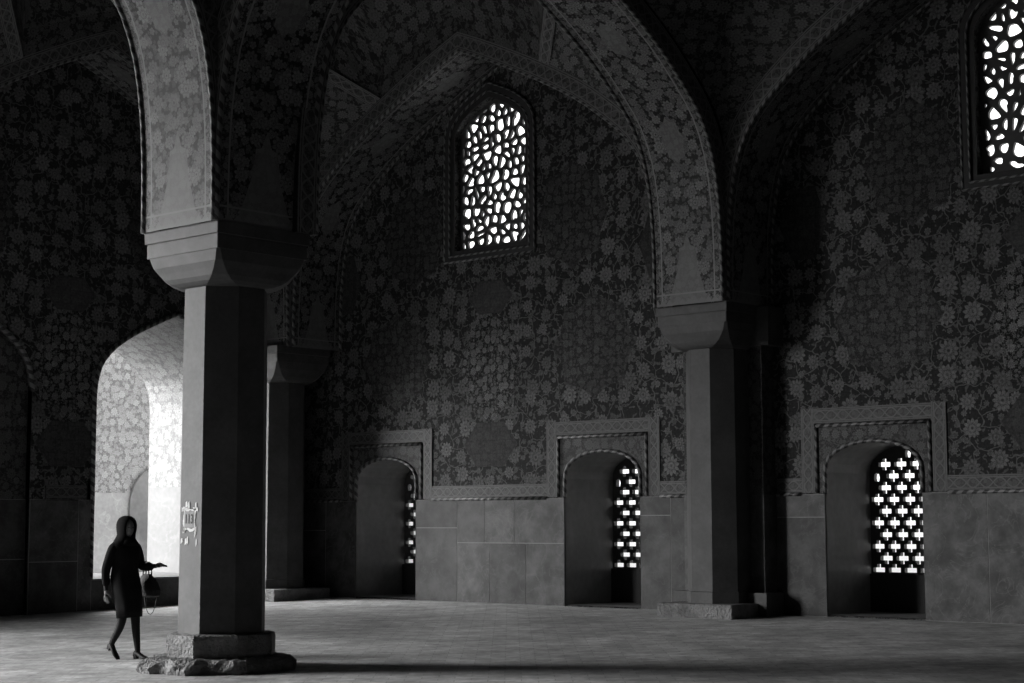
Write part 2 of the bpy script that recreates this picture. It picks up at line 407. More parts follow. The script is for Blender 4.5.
# ------------------------------------------------------------------ vault of one bay
def vault(x0,x1,y0,y1,name='ceiling'):
    cx,cy=(x0+x1)/2,(y0+y1)/2; hx,hy=(x1-x0)/2,(y1-y0)/2; E=.3; VO=.45
    root=empty(name,(cx,cy,0)); tag(root,kind='structure')
    def edge(hw,upto=None):
        h=half(hw,E); return h
    def cut(h,vo):
        low=[];hi=[]
        for p,q in zip(h[:-1],h[1:]):
            if p[0]>vo: low.append(p)
            if p[0]>vo>=q[0]:
                f=(p[0]-vo)/(p[0]-q[0]); z=p[1]+(q[1]-p[1])*f; low.append((vo,z)); hi.append((vo,z))
            if q[0]<vo: hi.append(q)
        return low,hi
    lx,tx=cut(half(hx,E),hx*VO); ly,ty=cut(half(hy,E),hy*VO)
    def res(poly,n):
        L=[0]
        for p,q in zip(poly[:-1],poly[1:]): L.append(L[-1]+math.hypot(q[0]-p[0],q[1]-p[1]))
        out=[];j=0
        for k in range(n):
            t=L[-1]*k/(n-1)
            while j<len(L)-2 and L[j+1]<t: j+=1
            f=(t-L[j])/max(1e-9,L[j+1]-L[j]); p,q=poly[j],poly[j+1]; out.append((p[0]+(q[0]-p[0])*f,p[1]+(q[1]-p[1])*f))
        return out
    n=20; lx,ly=res(lx,n),res(ly,n)
    pen=MB(); rib=MB(); K=12
    ring={}
    for sx in (-1,1):
        for sy in (-1,1):
            rows=[];uvs=[];rr=[]
            for i in range(n):
                ax,az=lx[i]; by,bz=ly[i]; s=i/(n-1)
                W=Vector((cx+sx*min(ax,hx),cy+sy*hy,az)); T=Vector((cx+sx*hx,cy+sy*min(by,hy),bz)); row=[];uu=[]
                L=(T-W).length
                for j in range(K+1):
                    u=j/K; p=W.lerp(T,u); b=1-abs(2*u-1)
                    p.z+=.95*b*s**3
                    bul=math.sin(PI*u)*.16*L*(1-s**4)
                    p+=Vector((sx*.707,sy*.707,0))*min(bul,.5)
                    row.append(p); uu.append(((u-.5)*L,i*.27+b*.95*s**3))
                rows.append(row); uvs.append(uu)
            pen.quadgrid(rows,uvs)
            ring[(sx,sy)]=rows[-1]
            # ornamental rib under the squinch edge
            inn=[]
            for j in range(K+1):
                a,b=rows[-1][j],rows[-3][j]; dd=(b-a).normalized(); inn.append((a-Vector((sx,sy,0))*.03,a+dd*.26-Vector((sx,sy,0))*.03))
            rib.quadgrid([[q[0] for q in inn],[q[1] for q in inn]],[[(0,j*.24) for j in range(K+1)],[(.3,j*.24) for j in range(K+1)]])
    part('pendentive',pen,M['vault'],root)
    part('squinch_rib',rib,M['archband'],root)
    # shell above the zigzag ring
    loop=[]
    for (sx,sy,rev) in ((1,1,False),(-1,1,True),(-1,-1,False),(1,-1,True)):
        r=list(ring[(sx,sy)])        # from the wall arch parallel to x towards the arch parallel to y
        loop_part=r
        if not rev:   # (1,1): goes from x-arch (y=+hy) to y-arch (x=+hx); we want counter-clockwise: y-arch first
            r=r[::-1]
        # counter-clockwise order: (1,1) y-arch -> x-arch ; (-1,1) x-arch -> y-arch ; ...
        loop.append(((sx,sy),r))
    seq=[]
    def topx(sy,direction):
        pts=[Vector((cx+a,cy+sy*hy,z)) for a,z in tx]+[Vector((cx-a,cy+sy*hy,z)) for a,z in tx[-2::-1]]
        return pts if direction>0 else pts[::-1]
    def topy(sx,direction):
        pts=[Vector((cx+sx*hx,cy+a,z)) for a,z in ty]+[Vector((cx+sx*hx,cy-a,z)) for a,z in ty[-2::-1]]
        return pts if direction>0 else pts[::-1]
    seq+=loop[0][1]; seq+=topx(1,1)[1:]; seq+=loop[1][1][1:]; seq+=topy(-1,1)[1:]; seq+=loop[2][1][1:]; seq+=topx(-1,-1)[1:]; seq+=loop[3][1][1:]; seq+=topy(1,-1)[1:]
    rows=[];uvs=[];ap=Vector((cx,cy,12.4)); d=[0]
    for p,q in zip(seq[:-1],seq[1:]): d.append(d[-1]+(q-p).length)
    for k in range(13):
        t=k/12*PI/2; a=1-math.cos(t); b=math.sin(t)
        rows.append([Vector((p.x+(ap.x-p.x)*a,p.y+(ap.y-p.y)*a,p.z+(ap.z-p.z)*b)) for p in seq]); uvs.append([(x*(1-.6*a),k*.45) for x in d])
    sh=MB(); sh.quadgrid(rows,uvs); part('vault_shell',sh,M['vault2'],root)
    return root

# ------------------------------------------------------------------ floor
def fz(y): return .02*y
mb=MB(); mb.quadgrid([[(-25.6,y,fz(y)) for y in (-30,0)],[(9,y,fz(y)) for y in (-30,0)]],[[(0,0),(0,30)],[(34,0),(34,30)]])
fl=mb.build('floor',M['floor']); tag(fl,kind='structure')

# ------------------------------------------------------------------ openings
def niche_outline(c,hw,z0,zs,zt,n=14):
    """segmental-headed opening"""
    pts=[(c-hw,z0),(c+hw,z0)]
    for i in range(n+1):
        a=PI*i/n; pts.append((c+hw*math.cos(a),zs+(zt-zs)*math.sin(a)**.85 if 0<i<n else zs))
    return pts
def pointed_outline(c,hw,z0,zs,zt,n=10,bul=.5):
    pts=[(c-hw,z0),(c+hw,z0),(c+hw,zs)]
    R=[]
    for i in range(1,n+1):
        t=i/n; x=hw*(1-t**2.1); z=zs+(zt-zs)*(t**.86)
        R.append((x,z))
    pts+=[(c+x,z) for x,z in R]; pts+=[(c-x,z) for x,z in R[-2::-1]]; pts+=[(c-hw,zs)]
    return pts
BAY=-20.52; BAY2=-10.3
NX=(-23.133,-18.008,-12.952,-7.83)
NO=[niche_outline(c,.84,.02,2.12,2.62) for c in NX]
WO=[pointed_outline(c,.86,6.25,8.2,8.95) for c in (BAY,BAY2)]

# ------------------------------------------------------------------ back wall
wall=MB()
for (xa,xb,cx,ids,w) in ((-25.5,-15.35,BAY,(0,1),0),(-15.35,-5.0,BAY2,(2,3),1)):
    plate([(xa,-.3),(xb,-.3),(xb,12.8),(xa,12.8)],[NO[i] for i in ids]+[WO[w]],0,.22,'y',(-cx,0),wall)
wb=wall.build('wall_back',M['wall'],weld=False); tag(wb,kind='structure')
mb=MB(); mb.box((-5,0,-.3),(9,.22,12.8)); e=mb.build('wall_right',M['plain']); tag(e,kind='structure')

def slabs(axis,w,t,segs,z0,z1,name,parent,seed,sign=-1):
    """marble dado: rows of large slabs on a mortar bed; one mesh"""
    rnd=random.Random(seed); mb=MB(); shade=[]; bed=MB()
    for seg in segs:
        a,b,cuts=seg
        lo=(a,min(w,w+sign*.0265),z0) if axis=='x' else (min(w,w+sign*.0265),a,z0)
        hi=(b,max(w,w+sign*.0265)+.0,z1) if axis=='x' else (max(w,w+sign*.0265),b,z1)
        bed.box(lo,hi)
        for (p,q,r,s) in cuts:
            g=.007
            e0,e1=(min(w,w+sign*t),max(w,w+sign*t))
            if axis=='x': mb.box((p+g,e0,r+g),(q-g,e1,s-g))
            else: mb.box((e0,p+g,r+g),(e1,q-g,s-g))
            v=rnd.uniform(-.38,.3); shade+=[v]*6
    o=mb.build(name,M['dado'],parent,weld=False)
    at=o.data.attributes.new('shade','FLOAT','FACE'); at.data.foreach_set('value',shade)
    bed.build('mortar_bed',M['mortar'],o)
    return o
DZ=1.80
segs=[]
segs.append((-25.4,-23.933,[(-25.4,-24.75,.0,1.25),(-25.4,-24.75,1.25,DZ),(-24.75,-23.933,0,DZ)]))
segs.append((-22.333,-18.808,[(-22.333,-21.29,0,1.30),(-22.333,-21.29,1.30,DZ),(-21.29,-20.62,1.04,DZ),(-20.62,-19.93,1.04,DZ),(-19.93,-18.808,1.04,DZ),(-21.29,-20.51,0,1.04),(-20.51,-19.67,0,1.04),(-19.67,-18.808,0,1.04)]))
segs.append((-17.208,-16.1,[(-17.208,-16.6,0,1.5),(-17.208,-16.6,1.5,DZ),(-16.6,-16.1,0,DZ)]))
segs.append((-14.6,-13.752,[(-14.6,-13.752,0,1.46),(-14.6,-13.752,1.46,DZ)]))
segs.append((-12.152,-8.63,[(-12.152,-11.16,0,DZ),(-11.16,-10.0,0,DZ),(-10.0,-8.63,0,DZ)]))
segs.append((-7.03,-5.0,[(-7.03,-6,0,DZ),(-6,-5,0,DZ)]))
slabs('x',0.0,.03,segs,0,DZ,'marble_dado',wb,4)

def strip(mb,axis,w,sign,p0,p1,wid,t,z=None):
    """flat border strip from p0 to p1 (2D: horizontal, z) of width wid centred on the line, uv.x across"""
    (a0,b0),(a1,b1)=p0,p1; dx,dz=a1-a0,b1-b0; l=math.hypot(dx,dz); nx,nz=-dz/l*wid/2,dx/l*wid/2
    c=[(a0+nx,b0+nz),(a0-nx,b0-nz),(a1-nx,b1-nz),(a1+nx,b1+nz)]
    def P(q,h): return (q[0],w+sign*h,q[1]) if axis=='x' else (w+sign*h,q[0],q[1])
    mb.poly([P(q,t) for q in c],[(0,0),(.23,0),(.23,l),(0,l)])
    for i in range(4):
        j=(i+1)%4; mb.poly([P(c[i],0),P(c[j],0),P(c[j],t),P(c[i],t)],[(0,0),(0,.02),(.02,.02),(.02,0)])
def border_run(axis,w,sign,xs,xe,niches,parent,zb=1.93,zt=2.965,hw=1.085,wid=.23):
    """band above the dado that climbs round each niche"""
    mb=MB(); rp=MB(); x=xs
    for c in niches+[None]:
        e=(c-hw) if c is not None else xe
        if e-x>.05:
            strip(mb,axis,w,sign,(x,zb),(e,zb),wid,.018)
            strip(rp,axis,w,sign,(x,zb),(e,zb),.01,.0)
            P=lambda a,z:(a,w+sign*.018,z) if axis=='x' else (w+sign*.018,a,z)
            if e-wid/2>x+wid/2: rp.tube([P(x+(wid/2 if x!=xs else 0)-0,zb-wid/2-.012),P((x+e)/2,zb-wid/2-.012),P(e-(wid/2 if c is not None else 0),zb-wid/2-.012)],.032,6)
        if c is None: break
        strip(mb,axis,w,sign,(c-hw,zb-wid/2),(c-hw,zt+wid/2),wid,.020); strip(mb,axis,w,sign,(c+hw,zb-wid/2),(c+hw,zt+wid/2),wid,.020)
        strip(mb,axis,w,sign,(c-hw+wid/2,zt),(c+hw-wid/2,zt),wid,.020)
        q=hw-wid/2-.035; zz=zt-wid/2-.035
        rp.tube([P(c-q,zb-wid/2),P(c-q,(zb+zz)/2),P(c-q,zz)],.032,6); rp.tube([P(c-q,zz),P(c,zz),P(c+q,zz)],.032,6); rp.tube([P(c+q,zz),P(c+q,(zb+zz)/2),P(c+q,zb-wid/2)],.032,6)
        x=c+hw
    mb.build('interlace_border',M['band'],parent,weld=False); rp.build('cable_moulding',M['rope'],parent,smooth=True)
border_run('x',0.0,-1,-25.4,-16.1,[NX[0],NX[1]],wb); border_run('x',0.0,-1,-14.6,-5.0,[NX[2],NX[3]],wb)

# ------------------------------------------------------------------ niche windows with pierced cross screens
def inside(p,poly):
    r=False; n=len(poly)
    for i in range(n):
        (x1,y1),(x2,y2)=poly[i],poly[(i+1)%n]
        if (y1>p[1])!=(y2>p[1]) and p[0]<(x2-x1)*(p[1]-y1)/(y2-y1)+x1: r=not r
    return r
def clipclamp(p,c,hw):  return (max(c-hw,min(c+hw,p[0])),p[1])
def niche_window(idx,c):
    root=empty('window_%d'%idx,(c,0,0)); tag(root,kind='structure')
    o=niche_outline(c,.8,.03,2.12,2.57); D=1.27
    # tunnel: jambs and vaulted head
    side=[o[0]]+o[:0]
    ring=o+[o[0]]; d=[0]
    for p,q in zip(ring[:-1],ring[1:]): d.append(d[-1]+math.hypot(q[0]-p[0],q[1]-p[1]))
    mb=MB(); rows=[[(x,y,z) for x,z in ring] for y in (-.031,.4,.8,D+.1)]; mb.quadgrid(rows,[[(t,y) for t in d] for y in (-.031,.4,.8,D+.1)])
    part('reveal',mb,M['reveal'],root)
    # screen
    holes=[]; P=.27; H=.178; r=0; z=.66
    inner=niche_outline(c,.77,.0,2.10,2.535)
    while z<2.5:
        off=0 if r%2 else P/2
        for k in range(-4,5):
            cx=c+k*P+off; a,b,s,t=.102,.035,.034,.088
            cr=[(-s,-t),(s,-t),(s,-b),(a,-b),(a,b),(s,b),(s,t),(-s,t),(-s,b),(-a,b),(-a,-b),(-s,-b)]
            if r==0: cr=[(-a,-b),(a,-b),(a,b),(s,b),(s,t),(-s,t),(-s,b),(-a,b)]
            q=[(cx+u,z+v) for u,v in cr]
            if all(inside(p,inner) for p in q): holes.append(q)
            elif abs(k*P+off)<.78 and abs(k*P+off)>.6 and z<2.05:
                q=[(max(c-.775,min(c+.775,x)),zz) for x,zz in q]; qq=[]
                for p in q:
                    if not qq or (abs(p[0]-qq[-1][0])+abs(p[1]-qq[-1][1])>1e-4): qq.append(p)
                # drop collinear run on the clipped side
                xs=[p[0] for p in qq]
                if max(xs)-min(xs)>.05: holes.append(_dedupe(qq,c))
            elif z>2.05:
                cr=[(-.04,-.08),(.04,-.08),(.05,-.02),(.04,.03),(0,.05),(-.04,.03),(-.05,-.02)]; q=[(cx+u,z+v) for u,v in cr]
                if all(inside(p,inner) for p in q): holes.append(q)
        z+=H; r+=1
    base=niche_outline(c,.80,.58,2.12,2.57)
    g=plate(base,holes,D,D+.09,'y'); part('pierced_screen',g,M['grille'],root,weld=False)
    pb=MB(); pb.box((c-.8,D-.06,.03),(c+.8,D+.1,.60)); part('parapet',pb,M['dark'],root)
    # arched cable moulding and painted spandrel panel
    face=plate([(c-.91,1.80),(c-.8,1.80)]+[(x,z) for x,z in [(c-.8,2.12)]+[q for q in o[2:]][::-1][1:]]+[(c+.8,1.80),(c+.91,1.80),(c+.91,2.80),(c-.91,2.80)],[],-.012,-.001,'y')
    part('spandrel_panel',face,M['span'],root,weld=False)
    rp=MB(); arc=[(x,-.012,z) for x,z in o[2:]]; rp.tube([(c+.80,-.012,1.8),(c+.80,-.012,1.96)]+arc+[(c-.80,-.012,1.96),(c-.80,-.012,1.8)],.036,6); part('arched_cable_moulding',rp,M['rope'],root,smooth=True)
    return root
def _dedupe(q,c):
    out=[]
    n=len(q)
    for i in range(n):
        a,b,d=q[i-1],q[i],q[(i+1)%n]
        if abs((b[0]-a[0])*(d[1]-a[1])-(b[1]-a[1])*(d[0]-a[0]))>1e-7: out.append(b)
    # remove backtracking points on the clip line
    res=[]
    for p in out:
        if not res or p!=res[-1]: res.append(p)
    return _hull(res) if len(res)<5 else res
def _hull(p):
    p=sorted(set(p)); 
    def h(p):
        o=[]
        for q in p:
            while len(o)>1 and (o[-1][0]-o[-2][0])*(q[1]-o[-2][1])-(o[-1][1]-o[-2][1])*(q[0]-o[-2][0])<=0: o.pop()
            o.append(q)
        return o
    a=h(p); b=h(p[::-1]); return a[:-1]+b[:-1]
for i,c in enumerate(NX[:3]): niche_window(i+1,c)
mb=MB(); c=NX[3]; mb.box((c-.8,.1,0),(c+.8,.2,2.6)); e=mb.build('wall_infill',M['dark']); e.parent=wb

# ------------------------------------------------------------------ pierced upper windows
def clip(poly,p,n):
    out=[]
    for i in range(len(poly)):
        a,b=poly[i],poly[(i+1)%len(poly)]
        da=(a[0]-p[0])*n[0]+(a[1]-p[1])*n[1]; db=(b[0]-p[0])*n[0]+(b[1]-p[1])*n[1]
        if da<=0: out.append(a)
        if (da<0<db) or (db<0<da):
            t=da/(da-db); out.append((a[0]+(b[0]-a[0])*t,a[1]+(b[1]-a[1])*t))
    return out
def organic(c,hw,z0,zs,zt,cell,seed,shrink,stretch):
    rnd=random.Random(seed); o=pointed_outline(c,hw,z0,zs,zt,8)
    seeds=[]; nz=int((zt-z0)/cell)+1; nx=int(2*hw/cell)+1
    for j in range(-1,nz+1):
        for i in range(-1,nx+1):
            x=c-hw+(i+.5+(.5 if j%2 else 0)*.6)*cell+rnd.uniform(-.47,.47)*cell; z=z0+(j+.5)*cell+rnd.uniform(-.47,.47)*cell
            seeds.append((x,z))
    holes=[]
    area=sum(o[i][0]*o[(i+1)%len(o)][1]-o[(i+1)%len(o)][0]*o[i][1] for i in range(len(o)))
    for s in seeds:
        poly=[(s[0]-1,s[1]-1),(s[0]+1,s[1]-1),(s[0]+1,s[1]+1),(s[0]-1,s[1]+1)]
        for t in seeds:
            if t is s: continue
            dx,dz=t[0]-s[0],t[1]-s[1]
            if dx*dx+dz*dz>(5*cell)**2: continue
            l=math.hypot(dx,dz); bar=cell*shrink
            poly=clip(poly,((s[0]+t[0])/2-dx/l*bar,(s[1]+t[1])/2-dz/l*bar),(dx,dz))
            if len(poly)<3: break
        if len(poly)<3: continue
        for i in range(len(o)):      # the outline, pulled in by a hair
            a,b=o[i],o[(i+1)%len(o)]; n=(b[1]-a[1],a[0]-b[0]); l=math.hypot(*n)
            if l<1e-6: continue
            n=(n[0]/l,n[1]/l)
            poly=clip(poly,(a[0]-n[0]*.02,a[1]-n[1]*.02),n)
            if len(poly)<3: break
        if len(poly)<3: continue
        q=[]
        for p in poly:
            if not q or math.hypot(p[0]-q[-1][0],p[1]-q[-1][1])>.004: q.append(p)
        if len(q)<3: continue
        A=abs(sum(q[i][0]*q[(i+1)%len(q)][1]-q[(i+1)%len(q)][0]*q[i][1] for i in range(len(q))))/2
        if A<.0016: continue
        gx=sum(p[0] for p in q)/len(q); gz=sum(p[1] for p in q)/len(q)
        # pinch one side: beans, hearts and drops like cut tile
        for it in range(2):
            r=[]
            for i in range(len(q)):
                a,b=q[i],q[(i+1)%len(q)]
                r.append((a[0]*.75+b[0]*.25,a[1]*.75+b[1]*.25)); r.append((a[0]*.25+b[0]*.75,a[1]*.25+b[1]*.75))
            q=r
        th=rnd.uniform(0,2*PI); am=rnd.choice((0,.0,.28,.38,.45))*stretch
        r=[]
        for p in q:
            dx,dz=p[0]-gx,p[1]-gz; a=math.atan2(dz,dx); k=1-am*math.exp(-((math.atan2(math.sin(a-th),math.cos(a-th)))/.55)**2)
            r.append((gx+dx*k,gz+dz*k))
        holes.append(r)
    return holes
def upper_window(idx,c,cell,seed,shrink,stretch):
    root=empty('window_%d'%idx,(c,0,0)); tag(root,kind='structure')
    o=pointed_outline(c,.86,6.25,8.2,8.95)
    g=plate(o,organic(c,.82,6.28,8.19,8.90,cell,seed,shrink,stretch),.14,.20,'y'); part('pierced_screen',g,M['grille'],root,weld=False)
    # stepped frame with beads
    def off(k,b): return pointed_outline(c,.86+k,6.25-b,8.2+k*.3,8.95+k*1.15)
    a1,a2,a3=off(.0,0),off(.09,.09),off(.21,.19)
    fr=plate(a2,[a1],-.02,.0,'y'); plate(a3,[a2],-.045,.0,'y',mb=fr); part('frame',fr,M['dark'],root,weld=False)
    rp=MB()
    for k,b in ((.10,.10),(.22,.2)):
        L=off(k,b); L=L+[L[0]]; rp.tube([(x,-.045,z) for x,z in L[1:]],.018,6); rp.tube([(x,-.045,z) for x,z in L[:2]],.018,6)
    part('cable_moulding',rp,M['rope'],root,smooth=True)
    return root
upper_window(4,BAY,.190,11,.145,1.3)
upper_window(5,BAY2,.195,5,.19,1.2)

# ------------------------------------------------------------------ left wall (x = -25.5)
XW=-25.5; YC=-5.3
def big_pointed(c,hw,z0,zs,zt,n=12):
    pts=[(c-hw,z0),(c+hw,z0),(c+hw,zs)]
    R=[(1.0,0),(.985,.17),(.93,.36),(.80,.53),(.60,.685),(.40,.80),(.2,.905),(0,1)]
    R=smooth(R,1)[1:]
    pts+=[(c+hw*x,zs+(zt-zs)*z) for x,z in R]; pts+=[(c-hw*x,zs+(zt-zs)*z) for x,z in R[-2::-1]]; pts+=[(c-hw,zs)]
    return pts
op=big_pointed(-3.03,1.74,.43,3.62,5.19); blind=big_pointed(-7.75,1.74,-.15,3.62,5.19)
lit=big_pointed(-17.0,2.5,-.36,5.9,7.9)
wl=MB()
plate([(-10.0,-.5),(0.22,-.5),(.22,12.8),(-10,12.8)],[op,blind],XW-.22,XW,'x',(5.3,0),wl)
plate([(-20.0,-.8),(-10.0,-.8),(-10,12.8),(-20,12.8)],[lit],XW-.22,XW,'x',(15.3,0),wl)
wlo=wl.build('wall_left',M['wall'],weld=False); tag(wlo,kind='structure')
mb=MB(); mb.box((XW-.22,-30,-.8),(XW,-20.0,12.8)); e=mb.build('wall_left',M['plain']); tag(e,kind='structure')
def ycuts(a,b,rows):
    return [(a,b,r0,r1) for r0,r1 in rows]
segs=[(-1.29,-.1,[(-1.29,-.7,-.1,DZ),(-.7,-.1,-.1,1.2),(-.7,-.1,1.2,DZ)]),
      (-6.01,-4.77,[(-5.05,-4.77,-.15,DZ),(-6.01,-5.05,-.15,.75),(-6.01,-5.05,.75,DZ)])]
slabs('y',XW,.03,segs,-.15,DZ,'marble_dado',wlo,9,sign=1)
# parapet below the bright opening
slabs('y',XW,.03,[(-4.77,-1.29,[(-4.77,-3.6,-.12,.42),(-3.6,-2.4,-.12,.42),(-2.4,-1.29,-.12,.42)])],-.12,.42,'marble_dado',wlo,5,sign=1)
bm_=MB(); rp=MB()
for a,b in ((-5.70,-4.89),(-1.17,-.1)): strip(bm_,'y',XW,1,(a,1.93),(b,1.93),.23,.018)
bm_.build('interlace_border',M['band'],wlo,weld=False)
for o_ in (op,blind):
    L=[q for q in o_[1:]]+[o_[0]]; L=[q for q in L if q[1]>1.79] if o_ is blind else L
    rp.tube([(XW+.012,y,z) for y,z in L],.045,6)
rp.build('cable_moulding',M['rope'],wlo,smooth=True)
# blind niche: recess with tiled back and dado
mb=MB(); L=blind+[blind[0]]; d=[0]
for p,q in zip(L[:-1],L[1:]): d.append(d[-1]+math.hypot(q[0]-p[0],q[1]-p[1]))
mb.quadgrid([[(XW,y,z) for y,z in L],[(XW-.12,y,z) for y,z in L]],[[(t,0) for t in d],[(t,.45) for t in d]]); mb.build('niche_reveal',M['reveal'],wlo)
mb=MB(); mb.box((XW-.16,-9.7,-.3),(XW-.12,-5.8,5.4)); mb.build('niche_back',M['span'],wlo)
slabs('y',XW-.12,.03,[(-9.49,-6.01,[(-9.49,-8,-.2,DZ),(-8,-6.9,-.2,DZ),(-6.9,-6.01,-.2,.8),(-6.9,-6.01,.8,DZ)])],-.2,DZ,'marble_dado',wlo,2,sign=1)

# the deep bright archway
TH=3.14
aw=empty('window_6',(XW,-3.03,0)); tag(aw,kind='structure')
L=op[1:]+[op[0]]; d=[0]
for p,q in zip(L[:-1],L[1:]): d.append(d[-1]+math.hypot(q[0]-p[0],q[1]-p[1]))
up=[(p,t) for p,t in zip(L,d)]
mb=MB()
# right jamb and head above z=2.1 tiled, below plain marble
def split(poly,z):
    out=[]
    for a,b in zip(poly[:-1],poly[1:]):
        out.append(a)
        if (a[1]-z)*(b[1]-z)<0: t=(z-a[1])/(b[1]-a[1]); out.append((a[0]+(b[0]-a[0])*t,z))
    out.append(poly[-1]); return out
L=split(L,2.1); tile=[q for q in L if q[1]>=2.1-1e-6]; d=[0]
for p,q in zip(tile[:-1],tile[1:]): d.append(d[-1]+math.hypot(q[0]-p[0],q[1]-p[1]))
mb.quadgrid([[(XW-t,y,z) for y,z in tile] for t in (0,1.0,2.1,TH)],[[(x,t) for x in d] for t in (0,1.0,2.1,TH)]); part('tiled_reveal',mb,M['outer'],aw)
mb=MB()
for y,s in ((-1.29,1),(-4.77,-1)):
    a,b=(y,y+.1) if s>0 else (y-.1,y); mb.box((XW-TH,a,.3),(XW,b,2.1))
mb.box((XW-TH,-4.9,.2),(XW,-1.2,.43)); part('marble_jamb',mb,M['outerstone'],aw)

# outer masonry face of the hall so that no daylight leaks in round the archway
plate([(-9.6,-.8),(.6,-.8),(.6,12.8),(-9.6,12.8)],[big_pointed(-3.03,1.82,.36,3.62,5.28)],XW-TH-.10,XW-TH-.005,'x',(0,0),o2:=MB()); e=o2.build('wall_outer',M['plain'],weld=False); tag(e,kind='structure')
mb=MB(); mb.box((XW-TH,-9.6,12.6),(XW,.6,12.8)); mb.box((XW-TH,.5,-.8),(XW,.6,12.8)); mb.box((XW-TH,-9.7,-.8),(XW,-9.6,12.8)); e=mb.build('wall_core',M['plain']); tag(e,kind='structure')

# courtyard beyond
mb=MB(); mb.box((-70,-60,-.9),(XW-.22,40,-.75)); e=mb.build('ground',M['earth']); tag(e,kind='structure')
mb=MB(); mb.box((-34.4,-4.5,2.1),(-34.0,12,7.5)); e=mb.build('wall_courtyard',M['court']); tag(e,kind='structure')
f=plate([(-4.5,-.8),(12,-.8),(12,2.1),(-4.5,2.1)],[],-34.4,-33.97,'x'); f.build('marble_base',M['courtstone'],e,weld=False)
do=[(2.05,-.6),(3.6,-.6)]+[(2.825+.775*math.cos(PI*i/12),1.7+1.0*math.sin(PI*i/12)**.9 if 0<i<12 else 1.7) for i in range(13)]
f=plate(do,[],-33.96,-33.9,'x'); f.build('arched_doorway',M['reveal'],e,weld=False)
mb=MB(); mb.box((-60,1,-.9),(9.2,1.0+.1,-.5)); 
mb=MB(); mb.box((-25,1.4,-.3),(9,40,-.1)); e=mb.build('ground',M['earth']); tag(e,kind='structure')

# rest of the enclosure
mb=MB(); mb.box((XW-.22,-30.2,12.8),(9.2,.4,13.0)); e=mb.build('ceiling',M['plain']); tag(e,kind='structure')
mb=MB(); mb.box((XW-.22,-30.2,-.8),(9.2,-30,12.8)); e=mb.build('wall_front',M['plain']); tag(e,kind='structure')
mb=MB(); mb.box((9,-30.2,-.8),(9.2,.4,12.8)); e=mb.build('wall_side',M['plain']); tag(e,kind='structure')

# ------------------------------------------------------------------ vaults and arches
X0,X1=-24.4,-15.92; X2=-14.62; XA1,XA2=-16.0,-14.7; Y1,Y0=-1.22,-9.3
vault(X0,X1,Y0,Y1); vault(X2,-6.3,Y0,Y1,'ceiling'); vault(XA2,-4.3,-18.7,-10.7,'ceiling'); vault(X0,XA1,-18.7,-10.7,'ceiling')
arch('x',(X0+X1)/2,(X1-X0)/2,Y1,0.0,'deep tiled wall arch around the middle pierced window, dark soffit')
arch('x',(X2-6.3)/2,(-6.3-X2)/2,Y1,0.0,'black shadowed wall arch framing the pierced window at the upper right corner')
arch('y',YC,4.0,X1,X2,'wide floral tiled arch landing on the pillar against the back wall, dimly lit soffit')
arch('y',-14.7,4.0,XA1,XA2,'brightly lit curved tile arch rising leftward from the numbered pillar')
arch('x',(XA2-4.3)/2,(-4.3-XA2)/2,-10.7,-9.3,'unlit dark tiled arch rising rightward from the numbered pillar')
arch('x',(X0+XA1)/2,(XA1-X0)/2,-10.7,-9.3,'dark tiled arch between the numbered pillar and the left wall')
arch('y',YC,4.0,XW,X0,'shadowed wall arch above the bright opening, at the upper left')
arch('y',-14.7,4.0,XW,X0,'tiled wall arch over the large daylight opening')

